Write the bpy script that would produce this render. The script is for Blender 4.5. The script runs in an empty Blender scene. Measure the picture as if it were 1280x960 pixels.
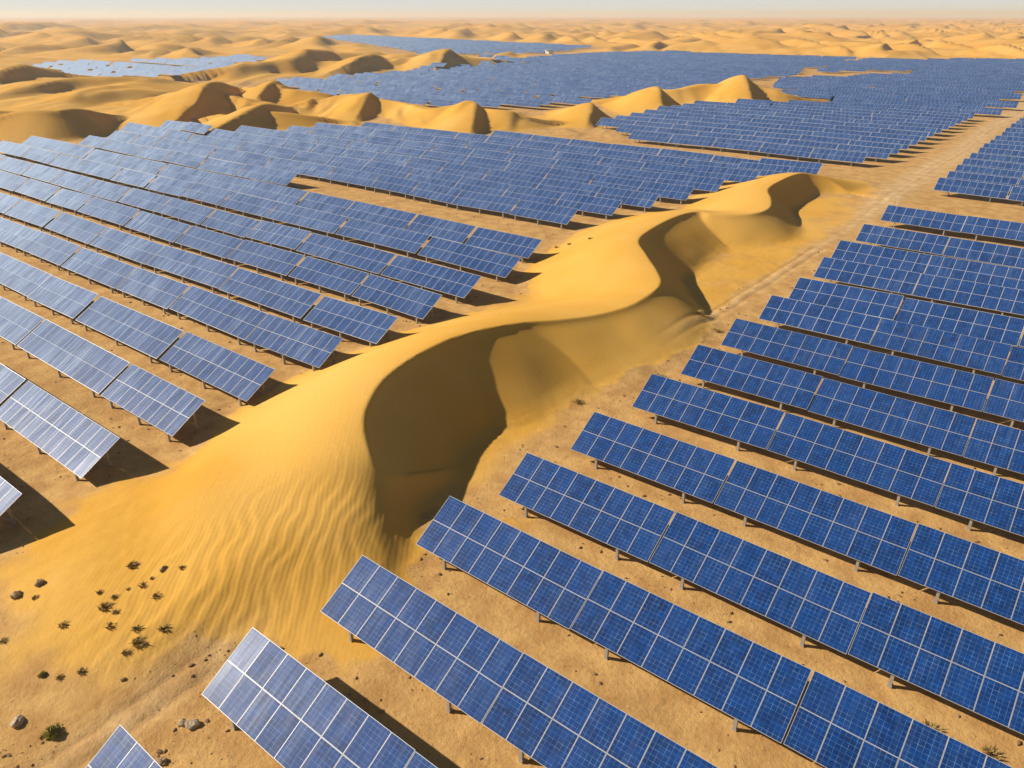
import bpy, math, random
import numpy as np
from mathutils import Vector

R = math.radians
rng = random.Random(7)
nrng = np.random.default_rng(11)
scene = bpy.context.scene
COL = scene.collection

# ------------------------------------------------------------------ camera
CAM_H = 32.85
YAW = 37.866
PITCH = 26.324
cam_data = bpy.data.cameras.new("camera")
cam_data.sensor_width = 36.0
cam_data.lens = 36.0 * 933.79 / 1280.0
cam_data.clip_start = 0.5
cam_data.clip_end = 60000
cam = bpy.data.objects.new("camera", cam_data)
COL.objects.link(cam)
cam.location = (0, 0, CAM_H)
cam.rotation_euler = (R(90 - PITCH), 0, R(YAW))
scene.camera = cam

FP = 933.79
_fw = np.array([-math.sin(R(YAW)) * math.cos(R(PITCH)), math.cos(R(YAW)) * math.cos(R(PITCH)), -math.sin(R(PITCH))])
_rt = np.array([math.cos(R(YAW)), math.sin(R(YAW)), 0.0])
_up = np.cross(_rt, _fw)


def in_view(x, y, z, margin=0.0):
    """is a point inside the camera's field of view (used only to leave out what can never be seen)"""
    p = np.array([x, y, z - CAM_H])
    d = p @ _fw
    if d < 1:
        return False
    u = 640 + FP * (p @ _rt) / d
    v = 480 - FP * (p @ _up) / d
    return -margin <= u <= 1280 + margin and -margin <= v <= 960 + margin


# ------------------------------------------------------------------ light
SUN_EL = 32.5
SUN_ROT = -118.0
sd = Vector((math.sin(R(SUN_ROT)) * math.cos(R(SUN_EL)), math.cos(R(SUN_ROT)) * math.cos(R(SUN_EL)), math.sin(R(SUN_EL))))
sun_data = bpy.data.lights.new("sun", 'SUN')
sun_data.energy = 5.0
sun_data.angle = R(0.6)
sun_data.color = (1.0, 0.94, 0.85)
sun = bpy.data.objects.new("sun", sun_data)
COL.objects.link(sun)
sun.rotation_euler = (-sd).to_track_quat('-Z', 'Y').to_euler()

world = bpy.data.worlds.new("World")
scene.world = world
world.use_nodes = True
wn = world.node_tree
sky = wn.nodes.new('ShaderNodeTexSky')
sky.sky_type = 'NISHITA'
sky.sun_disc = False
sky.sun_elevation = R(SUN_EL)
sky.sun_rotation = R(SUN_ROT)
sky.altitude = 1000
sky.air_density = 1.0
sky.dust_density = 1.5
sky.ozone_density = 1.0
# pale dust veil low over the horizon
wtc = wn.nodes.new('ShaderNodeTexCoord')
wsp = wn.nodes.new('ShaderNodeSeparateXYZ')
wn.links.new(wtc.outputs['Generated'], wsp.inputs[0])
wmr = wn.nodes.new('ShaderNodeMapRange')
wmr.interpolation_type = 'SMOOTHSTEP'
wmr.inputs[1].default_value, wmr.inputs[2].default_value = 0.0, 0.11
wmr.inputs[3].default_value, wmr.inputs[4].default_value = 0.9, 0.0
wn.links.new(wsp.outputs[2], wmr.inputs[0])
wns = wn.nodes.new('ShaderNodeTexNoise')
wmp = wn.nodes.new('ShaderNodeMapping')
wmp.inputs['Scale'].default_value = (1.5, 1.5, 14)
wn.links.new(wtc.outputs['Generated'], wmp.inputs[0])
wn.links.new(wmp.outputs[0], wns.inputs['Vector'])
wns.inputs['Scale'].default_value = 2.5
wmx = wn.nodes.new('ShaderNodeMix')
wmx.data_type = 'RGBA'
wmx.inputs[6].default_value = (14.6, 15.8, 16.6, 1)
wmx.inputs[7].default_value = (15.8, 16.8, 17.4, 1)
wn.links.new(wns.outputs[0], wmx.inputs[0])
wm2 = wn.nodes.new('ShaderNodeMix')
wm2.data_type = 'RGBA'
wn.links.new(wmr.outputs[0], wm2.inputs[0])
wtint = wn.nodes.new('ShaderNodeMix')          # airborne dust takes some blue out of the sky
wtint.data_type = 'RGBA'
wtint.blend_type = 'MULTIPLY'
wtint.inputs[0].default_value = 1.0
wtint.inputs[7].default_value = (1.05, 0.93, 0.80, 1)
wn.links.new(sky.outputs[0], wtint.inputs[6])
wn.links.new(wtint.outputs[2], wm2.inputs[6])
wn.links.new(wmx.outputs[2], wm2.inputs[7])
wn.links.new(wm2.outputs[2], wn.nodes['Background'].inputs[0])
wn.nodes['Background'].inputs[1].default_value = 0.05

scene.view_settings.view_transform = 'Standard'
scene.view_settings.look = 'None'
scene.view_settings.exposure = 0
scene.cycles.volume_bounces = 3
scene.cycles.max_bounces = 6


# ------------------------------------------------------------------ numpy noise
class Noise:
    def __init__(self, seed):
        g = np.random.default_rng(seed)
        self.p = np.concatenate([g.permutation(512)] * 2)
        a = g.uniform(0, 2 * np.pi, 512)
        self.gx, self.gy = np.cos(a), np.sin(a)

    def __call__(self, x, y):
        xi, yi = np.floor(x).astype(int), np.floor(y).astype(int)
        xf, yf = x - xi, y - yi
        u = xf * xf * xf * (xf * (xf * 6 - 15) + 10)
        v = yf * yf * yf * (yf * (yf * 6 - 15) + 10)
        p = self.p

        def g(ix, iy, dx, dy):
            h = p[p[ix & 511] + (iy & 511)]
            return self.gx[h] * dx + self.gy[h] * dy
        a = g(xi, yi, xf, yf)
        b = g(xi + 1, yi, xf - 1, yf)
        c = g(xi, yi + 1, xf, yf - 1)
        d = g(xi + 1, yi + 1, xf - 1, yf - 1)
        return 1.4 * ((a + (b - a) * u) * (1 - v) + (c + (d - c) * u) * v)


N1, N2, N3, N4 = Noise(1), Noise(2), Noise(3), Noise(4)


def sstep(a, b, x):
    t = np.clip((x - a) / (b - a), 0, 1)
    return t * t * (3 - 2 * t)


# ------------------------------------------------------------------ dunes
# crest lines in metres (x, y, height); the slip face lies to the right of the direction of travel
CRESTS = {
    # the big dune also carries the steepness of its slip face
    'big': ([(-32.7, 30.7, 0.2, 0.7), (-33.5, 30.1, 1.0, 0.74), (-34.2, 29.6, 2.0, 0.76), (-35.1, 29.5, 3.0, 0.76), (-36.8, 30.4, 4.3, 0.76), (-39.1, 32.0, 5.1, 0.76), (-40.8, 34.0, 5.5, 0.76), (-42.7, 37.6, 5.8, 0.76), (-43.6, 42.1, 6.0, 0.76), (-43.8, 46.7, 6.0, 0.76), (-43.7, 48.3, 5.9, 0.66), (-43.6, 51.1, 5.6, 0.53), (-43.4, 55.1, 4.9, 0.46), (-43.1, 58.1, 4.3, 0.41), (-41.5, 61.8, 3.8, 0.37), (-39.8, 66.2, 3.4, 0.36), (-38.4, 70.8, 3.4, 0.37), (-38.2, 75.4, 3.6, 0.44), (-38.6, 78.7, 4.0, 0.6), (-40.6, 81.5, 4.4, 0.72), (-44.2, 85.3, 4.9, 0.76), (-47.9, 89.8, 5.2, 0.74), (-50.3, 97.4, 4.7, 0.55), (-51.9, 107.8, 4.2, 0.46), (-51.7, 115.5, 3.8, 0.45), (-49.1, 116.5, 3.6, 0.46), (-46.2, 118.5, 3.5, 0.46), (-43.7, 121.9, 3.5, 0.5), (-43.3, 126.7, 3.6, 0.6), (-45.4, 133.0, 3.7, 0.7), (-48.7, 140.4, 3.9, 0.74), (-49.4, 150.7, 4.0, 0.74), (-48.8, 159.9, 3.8, 0.74), (-44.8, 163.5, 2.6, 0.7), (-39.9, 162.9, 0.4, 0.6)], 17, 37),
    'ridge one': ([(-266.7, 79.0, 2), (-259.8, 89.9, 5), (-256.0, 94.9, 6), (-249.6, 100.6, 6.3), (-250.2, 106.8, 6.3), (-255.9, 115.5, 4), (-262, 124.0, 1.0)], 30, 36),
    'ridge two': ([(-244, 138, 1), (-252, 148, 3.5), (-260, 156, 6), (-268, 163, 8.3), (-274, 171, 8.2), (-283, 183, 5), (-288, 193, 1)], 34, 36),
    'ridge two b': ([(-300, 150, 3), (-281, 163, 6), (-268, 168, 6), (-254, 170, 4), (-242, 173, 1)], 26, 26),
    'front ridge': ([(-214.0, 131.3, 1), (-216.3, 138.1, 2.5), (-219.0, 146.2, 4.5), (-222.5, 153.0, 5.6), (-226.8, 160.9, 5.0), (-233, 170.8, 3), (-238, 178, 1)], 22, 36),
    'front ridge b': ([(-236, 146, 2.5), (-222, 153.0, 4.6), (-213, 160, 3.6), (-206, 168, 1)], 18, 28),
    'bright ridge': ([(-301.8, 194.7, 3), (-283.1, 192.1, 6), (-272.5, 193.1, 7), (-260.1, 194.4, 6), (-250.1, 200.1, 3.5), (-244.0, 206.0, 1)], 26, 26),
    'bright spur': ([(-262, 180, 2), (-266, 187, 5), (-271, 194, 7.3), (-277, 203, 5), (-284, 213, 1)], 24, 35),
    'long ridge': ([(-242.5, 183.1, 2), (-236.2, 192.2, 4.4), (-228.1, 197.0, 5.6), (-215.8, 198.2, 5.4), (-204.3, 198.9, 4.6), (-190.5, 192.8, 4.2), (-181.7, 190.6, 4.2), (-176.4, 194.6, 5.0), (-168.6, 197.6, 5.4), (-159.1, 197.3, 4.8), (-151.7, 201.1, 3.0), (-146.4, 209.5, 0.8)], 22, 22),
    'long spur': ([(-206, 181, .8), (-212, 189, 3.8), (-219, 197.5, 6.4), (-228, 208, 4), (-235, 217, 1)], 20, 35),
    'long spur b': ([(-155, 181, .6), (-161, 189, 3.6), (-168, 197, 6.1), (-177, 207, 4), (-184, 216, .8)], 20, 34),
    'east mound a': ([(-139.0, 222.0, .6), (-142.0, 227.8, 3), (-146.5, 233.4, 4.8), (-152, 240.6, 3.4), (-157, 247.5, 0.5)], 18, 35),
    'east mound b': ([(-133, 262.3, 1), (-139.0, 270.8, 4), (-145.2, 279.1, 6.8), (-152.5, 288.2, 5), (-160, 299.8, 1)], 22, 35),
    'east mound c': ([(-160.6, 286.7, 3), (-148.7, 297.9, 5), (-139.5, 309.7, 7), (-134.2, 312.3, 7.5), (-126.9, 317.1, 8), (-119.1, 319.4, 6), (-110.0, 321.0, 3.5), (-100.4, 331.8, 1)], 24, 28),
    'east mound d': ([(-116, 303.3, 1), (-121.0, 310.8, 5), (-127.2, 319.1, 9), (-134.5, 329.2, 6), (-142, 340.8, 1)], 24, 35),
    'north ridge': ([(-405.4, 253.3, 3), (-398.7, 264.6, 6), (-400.6, 288.1, 7), (-396.3, 298.5, 8), (-409.0, 317.5, 10), (-424.3, 337.4, 11), (-439.3, 364.6, 8), (-450.4, 380.3, 3)], 55, 35),
    'north ridge b': ([(-374.7, 320.5, 1), (-378.2, 336.4, 6), (-386.5, 353.2, 9), (-396, 372, 6), (-406, 390, 1)], 45, 35),
    'north ridge c': ([(-354.7, 385.5, 1), (-362.2, 396.4, 6), (-372.5, 410.2, 10.5), (-386, 428, 7), (-398, 446, 1)], 50, 35),
    'north ridge d': ([(-390, 350, 3), (-386, 380.8, 6), (-376, 405, 7), (-366, 428.7, 6), (-352, 446, 3)], 40, 28),
    'west ridge': ([(-412, 140.0, 1), (-418, 150.6, 5), (-428.5, 163.0, 9), (-440, 178.5, 7), (-452, 195.1, 1)], 45, 35),
}


def spline(pts, n=7):
    P = np.array(pts, float)
    P = np.vstack([2 * P[0] - P[1], P, 2 * P[-1] - P[-2]])
    out = []
    for i in range(1, len(P) - 2):
        p0, p1, p2, p3 = P[i - 1:i + 3]
        for t in np.linspace(0, 1, n, endpoint=False):
            out.append(0.5 * (2 * p1 + (p2 - p0) * t + (2 * p0 - 5 * p1 + 4 * p2 - p3) * t * t + (3 * p1 - p0 - 3 * p2 + p3) * t ** 3))
    out.append(P[-2])
    out = np.array(out)
    out[:, 2] = np.maximum(out[:, 2], 0.05)
    return out


def crest_field(X, Y, line, W):
    """distance to the crest, its height at the nearest point and the side (True on the slip side)"""
    best = np.full(X.shape, 1e18)
    hh = np.zeros(X.shape)
    sg = np.zeros(X.shape)
    cone = np.full(X.shape, -1e3)
    wind = np.zeros(X.shape)
    L = line
    for i in range(len(L) - 1):
        a, b = L[i], L[i + 1]
        dx, dy = b[0] - a[0], b[1] - a[1]
        l2 = dx * dx + dy * dy + 1e-9
        rx, ry = X - a[0], Y - a[1]
        t = np.clip((rx * dx + ry * dy) / l2, 0, 1)
        d2 = (rx - t * dx) ** 2 + (ry - t * dy) ** 2
        cr = (dx * ry - dy * rx) / math.sqrt(l2)
        near = d2 < best - 1e-9
        tie = (np.abs(d2 - best) <= 1e-6) & ~near
        best = np.where(near, d2, best)
        hh = np.where(near, a[2] + (b[2] - a[2]) * t, hh)
        sg = np.where(near, cr, sg)
        d = np.sqrt(d2)
        ht = a[2] + (b[2] - a[2]) * t
        cone = np.maximum(cone, ht - (a[3] + (b[3] - a[3]) * t) * d)
        x = np.clip(d / W, 0, 1)
        wind = np.maximum(wind, ht * (0.22 * (1 - x) ** 1.5 + 0.78 * (1 - x * x) ** 2))
        sg = np.where(tie & (np.abs(cr) > np.abs(sg)), cr, sg)
    return np.sqrt(best), hh, sg < 0, cone, wind


def box_blur(A, n):
    if n < 1:
        return A
    for ax in (0, 1):
        for _ in range(2):
            pad = [(0, 0), (0, 0)]
            pad[ax] = (n, n)
            B = np.pad(A, pad, mode='edge')
            c = np.cumsum(B, axis=ax)
            z = np.zeros_like(np.take(c, [0], axis=ax))
            c = np.concatenate([z, c], axis=ax)
            m = A.shape[ax]
            A = (np.take(c, range(2 * n + 1, 2 * n + 1 + m), axis=ax) - np.take(c, range(0, m), axis=ax)) / (2 * n + 1)
    return A


def geo(a, b, s0, ratio):
    """positions from a to b with steps that start at s0 and grow by ratio"""
    out, s, p = [], s0, a
    sgn = 1 if b > a else -1
    while (b - p) * sgn > 0:
        out.append(p)
        p += s * sgn
        s *= ratio
    out.append(b)
    return np.array(out)


gx = np.unique(np.concatenate([
    geo(-262, -15000, 1.1, 1.0115), np.arange(-262, -74, 1.1), np.arange(-74, -27, 0.2), np.arange(-27, 14, 0.5), geo(14, 3000, 0.8, 1.05)]).round(3))
gy = np.unique(np.concatenate([
    geo(-22, -400, 1.0, 1.3), np.arange(-22, 0, 0.7), np.arange(0, 112, 0.2), np.arange(112, 200, 0.4), np.arange(200, 340, 1.0), geo(340, 15000, 1.2, 1.011)]).round(3))
GX, GY = np.meshgrid(gx, gy, indexing='xy')          # rows: y
Z = np.zeros(GX.shape)
SAND = np.zeros(GX.shape)
RIP = np.zeros(GX.shape)
SLIP = np.zeros(GX.shape)

# fields of tables (x0, x1, y0, y1) and polygons, used to keep the open desert dunes out of them
B_POLY = [(-352, 250), (-240, 214), (-192, 225), (-172, 262), (-170, 367), (-161, 438), (-183, 680), (-360, 690), (-395, 580), (-345, 345), (-352, 290)]
C_POLY = [(-1015, 830), (-1061, 927), (-474, 752), (-440, 595), (-520, 530), (-640, 615), (-790, 700)]
D_POLY = [(-585, 225), (-640, 270), (-590, 350), (-600, 424), (-455, 300), (-408, 236), (-452, 215)]
F3_POLY = [(-108, 335), (-130, 380), (-155, 440), (-168, 640), (-172, 660), (-66, 735), (-39, 735), (-39, 322), (-75, 325)]


def inside(poly, X, Y):
    c = np.zeros(np.shape(X), bool)
    n = len(poly)
    for i in range(n):
        x1, y1 = poly[i]
        x2, y2 = poly[(i + 1) % n]
        if y1 == y2:
            continue
        c ^= ((y1 > Y) != (y2 > Y)) & (X < (x2 - x1) * (Y - y1) / (y2 - y1) + x1)
    return c


def poly_dist(poly, X, Y):
    best = np.full(np.shape(X), 1e18)
    n = len(poly)
    for i in range(n):
        a, b = poly[i], poly[(i + 1) % n]
        dx, dy = b[0] - a[0], b[1] - a[1]
        t = np.clip(((X - a[0]) * dx + (Y - a[1]) * dy) / (dx * dx + dy * dy), 0, 1)
        best = np.minimum(best, (X - a[0] - t * dx) ** 2 + (Y - a[1] - t * dy) ** 2)
    d = np.sqrt(best)
    return np.where(inside(poly, X, Y), 0.0, d)


NEAR_POLY = [(-225, -400), (3000, -400), (3000, 560), (-15, 735), (-40, 735), (-40, 330), (-100, 320), (-140, 250), (-100, 195), (-170, 178), (-205, 172), (-215, 140), (-245, 130)]
free = np.full(GX.shape, 1e9)
for pl in (NEAR_POLY, B_POLY, C_POLY, D_POLY, F3_POLY):
    free = np.minimum(free, poly_dist(pl, GX, GY))

# the open desert: warped rows of dunes with a gentle windward side and a steep lee side
DIST = np.hypot(GX, GY)
wx = GX + 30 * N1(GX / 140, GY / 140) + 9 * N2(GX / 45, GY / 45)
wy = GY + 30 * N2(GX / 150 + 7, GY / 150) + 9 * N1(GX / 40 + 5, GY / 40)


LEE = 0.84


def saw(ph):
    f = ph - np.floor(ph)
    return np.where(f < LEE, sstep(0, 1, f / LEE) * 0.6 + 0.4 * f / LEE, 1 - (f - LEE) / (1 - LEE))


ca, sa_ = math.cos(R(33)), math.sin(R(33))
lam = 44.0
ph1 = (wx * ca + wy * sa_) / lam + 0.55 * N3(wx / 110, wy / 75)
amp1 = np.clip(0.40 + 1.5 * N4(GX / 105, GY / 85), 0.0, 1.5)
lam2 = 215.0
ph2 = (wx * 0.88 + wy * 0.48) / lam2 + 0.6 * N2(wx / 330 + 3, wy / 240)
amp2 = np.clip(0.35 + 1.3 * N3(GX / 330, GY / 280), 0, 1.4)
desert = 6.6 * amp1 * saw(ph1) + 13.0 * amp2 * saw(ph2) + 2.0 * N1(GX / 60, GY / 60)
far_fade = np.clip(1.15 - DIST / 9000, 0.5, 1)
fmask = sstep(4, 75, free)
fmask *= np.where(DIST < 700, 0.6 + 0.4 * sstep(300, 700, DIST), 1)
Z += np.maximum(desert, -0.5) * fmask * far_fade
SAND = np.maximum(SAND, sstep(8, 40, free))

# gentle unevenness of the plain
Z += (0.28 * N1(GX / 37, GY / 37) + 0.10 * N2(GX / 9, GY / 9)) * (1 - 0.0 * fmask)
fine = (GX > -75) & (GX < 10) & (GY > -5) & (GY < 120)
Z += np.where(fine, 0.035 * N3(GX / 1.7, GY / 1.7) + 0.02 * N4(GX / 0.8, GY / 0.8), 0)

for name, (pts, W, slope) in CRESTS.items():
    if name != 'big' and slope >= 34:
        pts = [(a, b, c * 1.18) for a, b, c in pts]
    line = spline(pts if name == 'big' else [(*p, math.tan(R(slope))) for p in pts])
    pad = W + 12
    ix = np.where((gx > line[:, 0].min() - pad) & (gx < line[:, 0].max() + pad))[0]
    iy = np.where((gy > line[:, 1].min() - pad) & (gy < line[:, 1].max() + pad))[0]
    sl = (slice(iy[0], iy[-1] + 1), slice(ix[0], ix[-1] + 1))
    X, Y = GX[sl], GY[sl]
    d, h, slip, cone, hw = crest_field(X, Y, line, W)
    big = name == 'big'
    if big:
        x = np.clip(d / np.where(slip, 2.2 * W, W), 0, 1)
        hw = h * (0.22 * (1 - x) ** 1.5 + 0.78 * (1 - x * x) ** 2)
    hw = box_blur(hw, 4 if big else 1)
    wob = 0.10 * N2(X / 5.0, Y / 5.0) if big else 0.35 * N1(X / 15, Y / 15)
    cone = cone + wob * np.clip(d / 3, 0, 1) * sstep(0.2, 1.5, cone)
    # a small scarp right below the brink keeps the crest sharp
    lip, lw_ = (0.30, 0.45) if big else (0.5, 1.2)
    cone = cone - lip * np.clip(h / 4, 0, 1) * (1 - np.exp(-d / lw_))
    k = 0.22 if big else 0.3
    cone = np.where(slip, k * np.log1p(np.exp(np.clip(cone / k, -40, 40))), 1e3)      # soft toe
    hd = np.minimum(hw, cone)
    hd = np.where(slip, np.minimum(hd, np.maximum(cone, 0)), hw)
    # smooth union with what is there
    base = Z[sl]
    kk = 0.25
    rise = np.maximum(hd, 0)
    newz = np.where(rise > 0.02, np.maximum(base * (1 - sstep(0.1, 1.2, rise)) + rise, base), base)
    Z[sl] = newz
    SAND[sl] = np.maximum(SAND[sl], sstep(0.05, 0.45, rise + (0.22 * N2(X / 4, Y / 4) + 0.10 * N3(X / 1.1, Y / 1.1)) * sstep(0.0, 0.15, rise)))
    if big:
        # wind ripples on the windward apron below the nose
        m = np.exp(-(((X + 36) / 6.0) ** 2 + ((Y - 18.5) / 9.0) ** 2) ** 1.5) + 0.5 * np.exp(-(((X + 34.5) / 4) ** 2 + ((Y - 27.0) / 4.0) ** 2))
        m *= np.where(slip & (d > 0.5) & (h > 1), 0.25, 1.0) * sstep(0.0, 0.6, 0.55 + 0.6 * N1(X / 5, Y / 5)) * sstep(0.4, 2.2, d)
        RIP[sl] = np.maximum(RIP[sl], np.clip(m, 0, 1))
        SLIP[sl] = np.where(slip & (d > 0.15), sstep(0.15, 0.5, rise), 0)

# apron of blown sand spreading from the nose over the plain
ap = np.exp(-(((GX + 42) / 11.5) ** 2 + ((GY - 18.5) / 10.5) ** 2) ** 1.6) * sstep(-30.5, -37, GX)
Z += 1.35 * ap * (1 - sstep(0.3, 3.6, Z))
SAND = np.maximum(SAND, np.clip(ap * 1.3 + 0.35 * (N2(GX / 3, GY / 3)) * (ap > 0.05), 0, 1))
lee_sand = sstep(-62, -52, GX) * sstep(-29.5, -35.5, GX + 1.6 * N1(GX / 6, GY / 9)) * sstep(28, 36, GY) * sstep(172, 150, GY)
SAND = np.maximum(SAND, lee_sand * (0.62 + 0.3 * N2(GX / 5, GY / 5)))
SAND = np.clip(SAND, 0, 1)

rp = (GX * 0.83 + GY * 0.56 + 1.6 * N1(GX / 7, GY / 7) + 0.55 * N2(GX / 2.6, GY / 2.6)) / 1.05
rw = 0.5 + 0.5 * np.sin(2 * np.pi * rp + 0.8 * np.sin(2 * np.pi * rp))
Z += 0.075 * RIP * rw
rp2 = (GX * 0.75 + GY * 0.66 + 0.8 * N3(GX / 4, GY / 4)) / 0.62
big_sand = sstep(0.3, 0.9, SAND) * (GX > -72) * (GX < -28) * (GY > 4) * (GY < 112)
Z += 0.004 * big_sand * (1 - RIP) * (1 - SLIP) * np.sin(2 * np.pi * rp2)

# wheel tracks beside the tables: two ruts and a soft shoulder
trk_x = -32.6 + 0.5 * np.sin(GY / 17.0) + 0.25 * N1(GY / 6, GY * 0)
tr_d = np.abs(GX - trk_x)
trk = 0.42 * np.exp(-(tr_d / 1.2) ** 2) * (sstep(20, 12, GY) + sstep(66, 80, GY)) * (GY < 740) * (GY > -22)
Z += trk * np.where(GY < 120, -0.24 * np.exp(-((tr_d - 0.75) / 0.28) ** 2) + 0.03 * np.exp(-(tr_d / 0.3) ** 2), 0)
ROAD = np.clip(trk * 1.0 + np.exp(-((GX - trk_x) / 3.2) ** 2) * sstep(120, 170, GY) * (GY < 745) * 0.9, 0, 1)
SAND *= 1 - 0.85 * np.clip(ROAD, 0, 1) * (Z < 0.9)
ROAD *= 1 - 0.65 * np.exp(-((tr_d - 0.8) / 0.32) ** 2) * sstep(60, 80, GY)

# smaller dunes riding on the open sand between the fields
near_open = sstep(3, 16, free) * sstep(1400, 500, DIST) * (GX < -70)
wx2 = GX + 7 * N3(GX / 30, GY / 30) + 2 * N1(GX / 9, GY / 9)
wy2 = GY + 7 * N4(GX / 30, GY / 30)
small = np.clip(0.25 + 1.3 * N1(GX / 42 + 9, GY / 36), 0, 1.2) * saw((wx2 * ca + wy2 * sa_) / 19.0)
small2 = np.clip(0.1 + 1.2 * N2(GX / 26 + 4, GY / 22), 0, 1) * saw((wx2 * 0.95 + wy2 * 0.3) / 8.0)
Z += near_open * (1.7 * small + 0.55 * small2)

# far away the ground drops with the curve of the earth
Z -= DIST ** 2 / (2 * 6.371e6) * 0.8


def ground_z(x, y):
    i = min(max(np.searchsorted(gx, x) - 1, 0), len(gx) - 2)
    j = min(max(np.searchsorted(gy, y) - 1, 0), len(gy) - 2)
    tx = (x - gx[i]) / (gx[i + 1] - gx[i])
    ty = (y - gy[j]) / (gy[j + 1] - gy[j])
    return float((Z[j, i] * (1 - tx) + Z[j, i + 1] * tx) * (1 - ty) + (Z[j + 1, i] * (1 - tx) + Z[j + 1, i + 1] * tx) * ty)


def fast_mesh(name, verts, quads, smooth=True):
    me = bpy.data.meshes.new(name)
    nv, nq = len(verts), len(quads)
    me.vertices.add(nv)
    me.vertices.foreach_set('co', np.ascontiguousarray(verts, dtype=np.float32).ravel())
    me.loops.add(nq * 4)
    me.loops.foreach_set('vertex_index', np.ascontiguousarray(quads, dtype=np.int32).ravel())
    me.polygons.add(nq)
    me.polygons.foreach_set('loop_start', np.arange(0, nq * 4, 4, dtype=np.int32))
    me.polygons.foreach_set('use_smooth', np.full(nq, smooth, dtype=bool))
    me.update(calc_edges=True)
    me.validate()
    return me


ny, nx = GX.shape
idx = np.arange(nx * ny).reshape(ny, nx)
quads = np.stack([idx[:-1, :-1], idx[:-1, 1:], idx[1:, 1:], idx[1:, :-1]], -1).reshape(-1, 4)
tm = fast_mesh("ground", np.stack([GX, GY, Z], -1).reshape(-1, 3), quads)
att = tm.attributes.new("surface", 'FLOAT_COLOR', 'POINT')
colr = np.ones((nx * ny, 4), np.float32)
colr[:, 0] = SAND.ravel()
colr[:, 1] = ROAD.ravel()
colr[:, 2] = np.clip(0.35 + RIP, 0, 1).ravel() * (1 - 0.6 * SLIP.ravel())
att.data.foreach_set('color', colr.ravel())


# ------------------------------------------------------------------ materials
class NT:
    def __init__(self, name):
        self.m = bpy.data.materials.new(name)
        self.m.use_nodes = True
        self.t = self.m.node_tree
        self.b = self.t.nodes['Principled BSDF']

    def n(self, typ, **kw):
        o = self.t.nodes.new(typ)
        for k, v in kw.items():
            setattr(o, k, v)
        return o

    def l(self, a, b):
        self.t.links.new(a, b)

    def setin(self, sock, v):
        if hasattr(v, 'links') or isinstance(v, bpy.types.NodeSocket):
            self.l(v, sock)
        else:
            sock.default_value = v

    def math(self, op, a, b=0.0, c=None, clamp=False):
        o = self.n('ShaderNodeMath', operation=op, use_clamp=clamp)
        self.setin(o.inputs[0], a)
        self.setin(o.inputs[1], b)
        if c is not None:
            self.setin(o.inputs[2], c)
        return o.outputs[0]

    def mix(self, f, a, b, blend='MIX'):
        o = self.n('ShaderNodeMix', data_type='RGBA', blend_type=blend)
        self.setin(o.inputs[0], f)
        for s, v in ((o.inputs[6], a), (o.inputs[7], b)):
            if isinstance(v, tuple):
                v = (*v, 1.0) if len(v) == 3 else v
            self.setin(s, v)
        return o.outputs[2]

    def noise(self, vec, scale, detail=4.0, rough=0.55, dist=0.0):
        o = self.n('ShaderNodeTexNoise')
        self.l(vec, o.inputs['Vector'])
        o.inputs['Scale'].default_value = scale
        o.inputs['Detail'].default_value = detail
        o.inputs['Roughness'].default_value = rough
        o.inputs['Distortion'].default_value = dist
        return o.outputs[0]

    def ramp(self, v, a, b):
        o = self.n('ShaderNodeMapRange', interpolation_type='SMOOTHSTEP')
        self.l(v, o.inputs[0])
        o.inputs[1].default_value = a
        o.inputs[2].default_value = b
        return o.outputs[0]

    def bump(self, h, strength, dist, normal=None):
        o = self.n('ShaderNodeBump')
        o.inputs['Strength'].default_value = strength
        o.inputs['Distance'].default_value = dist
        self.l(h, o.inputs['Height'])
        if normal is not None:
            self.l(normal, o.inputs['Normal'])
        return o.outputs[0]


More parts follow.
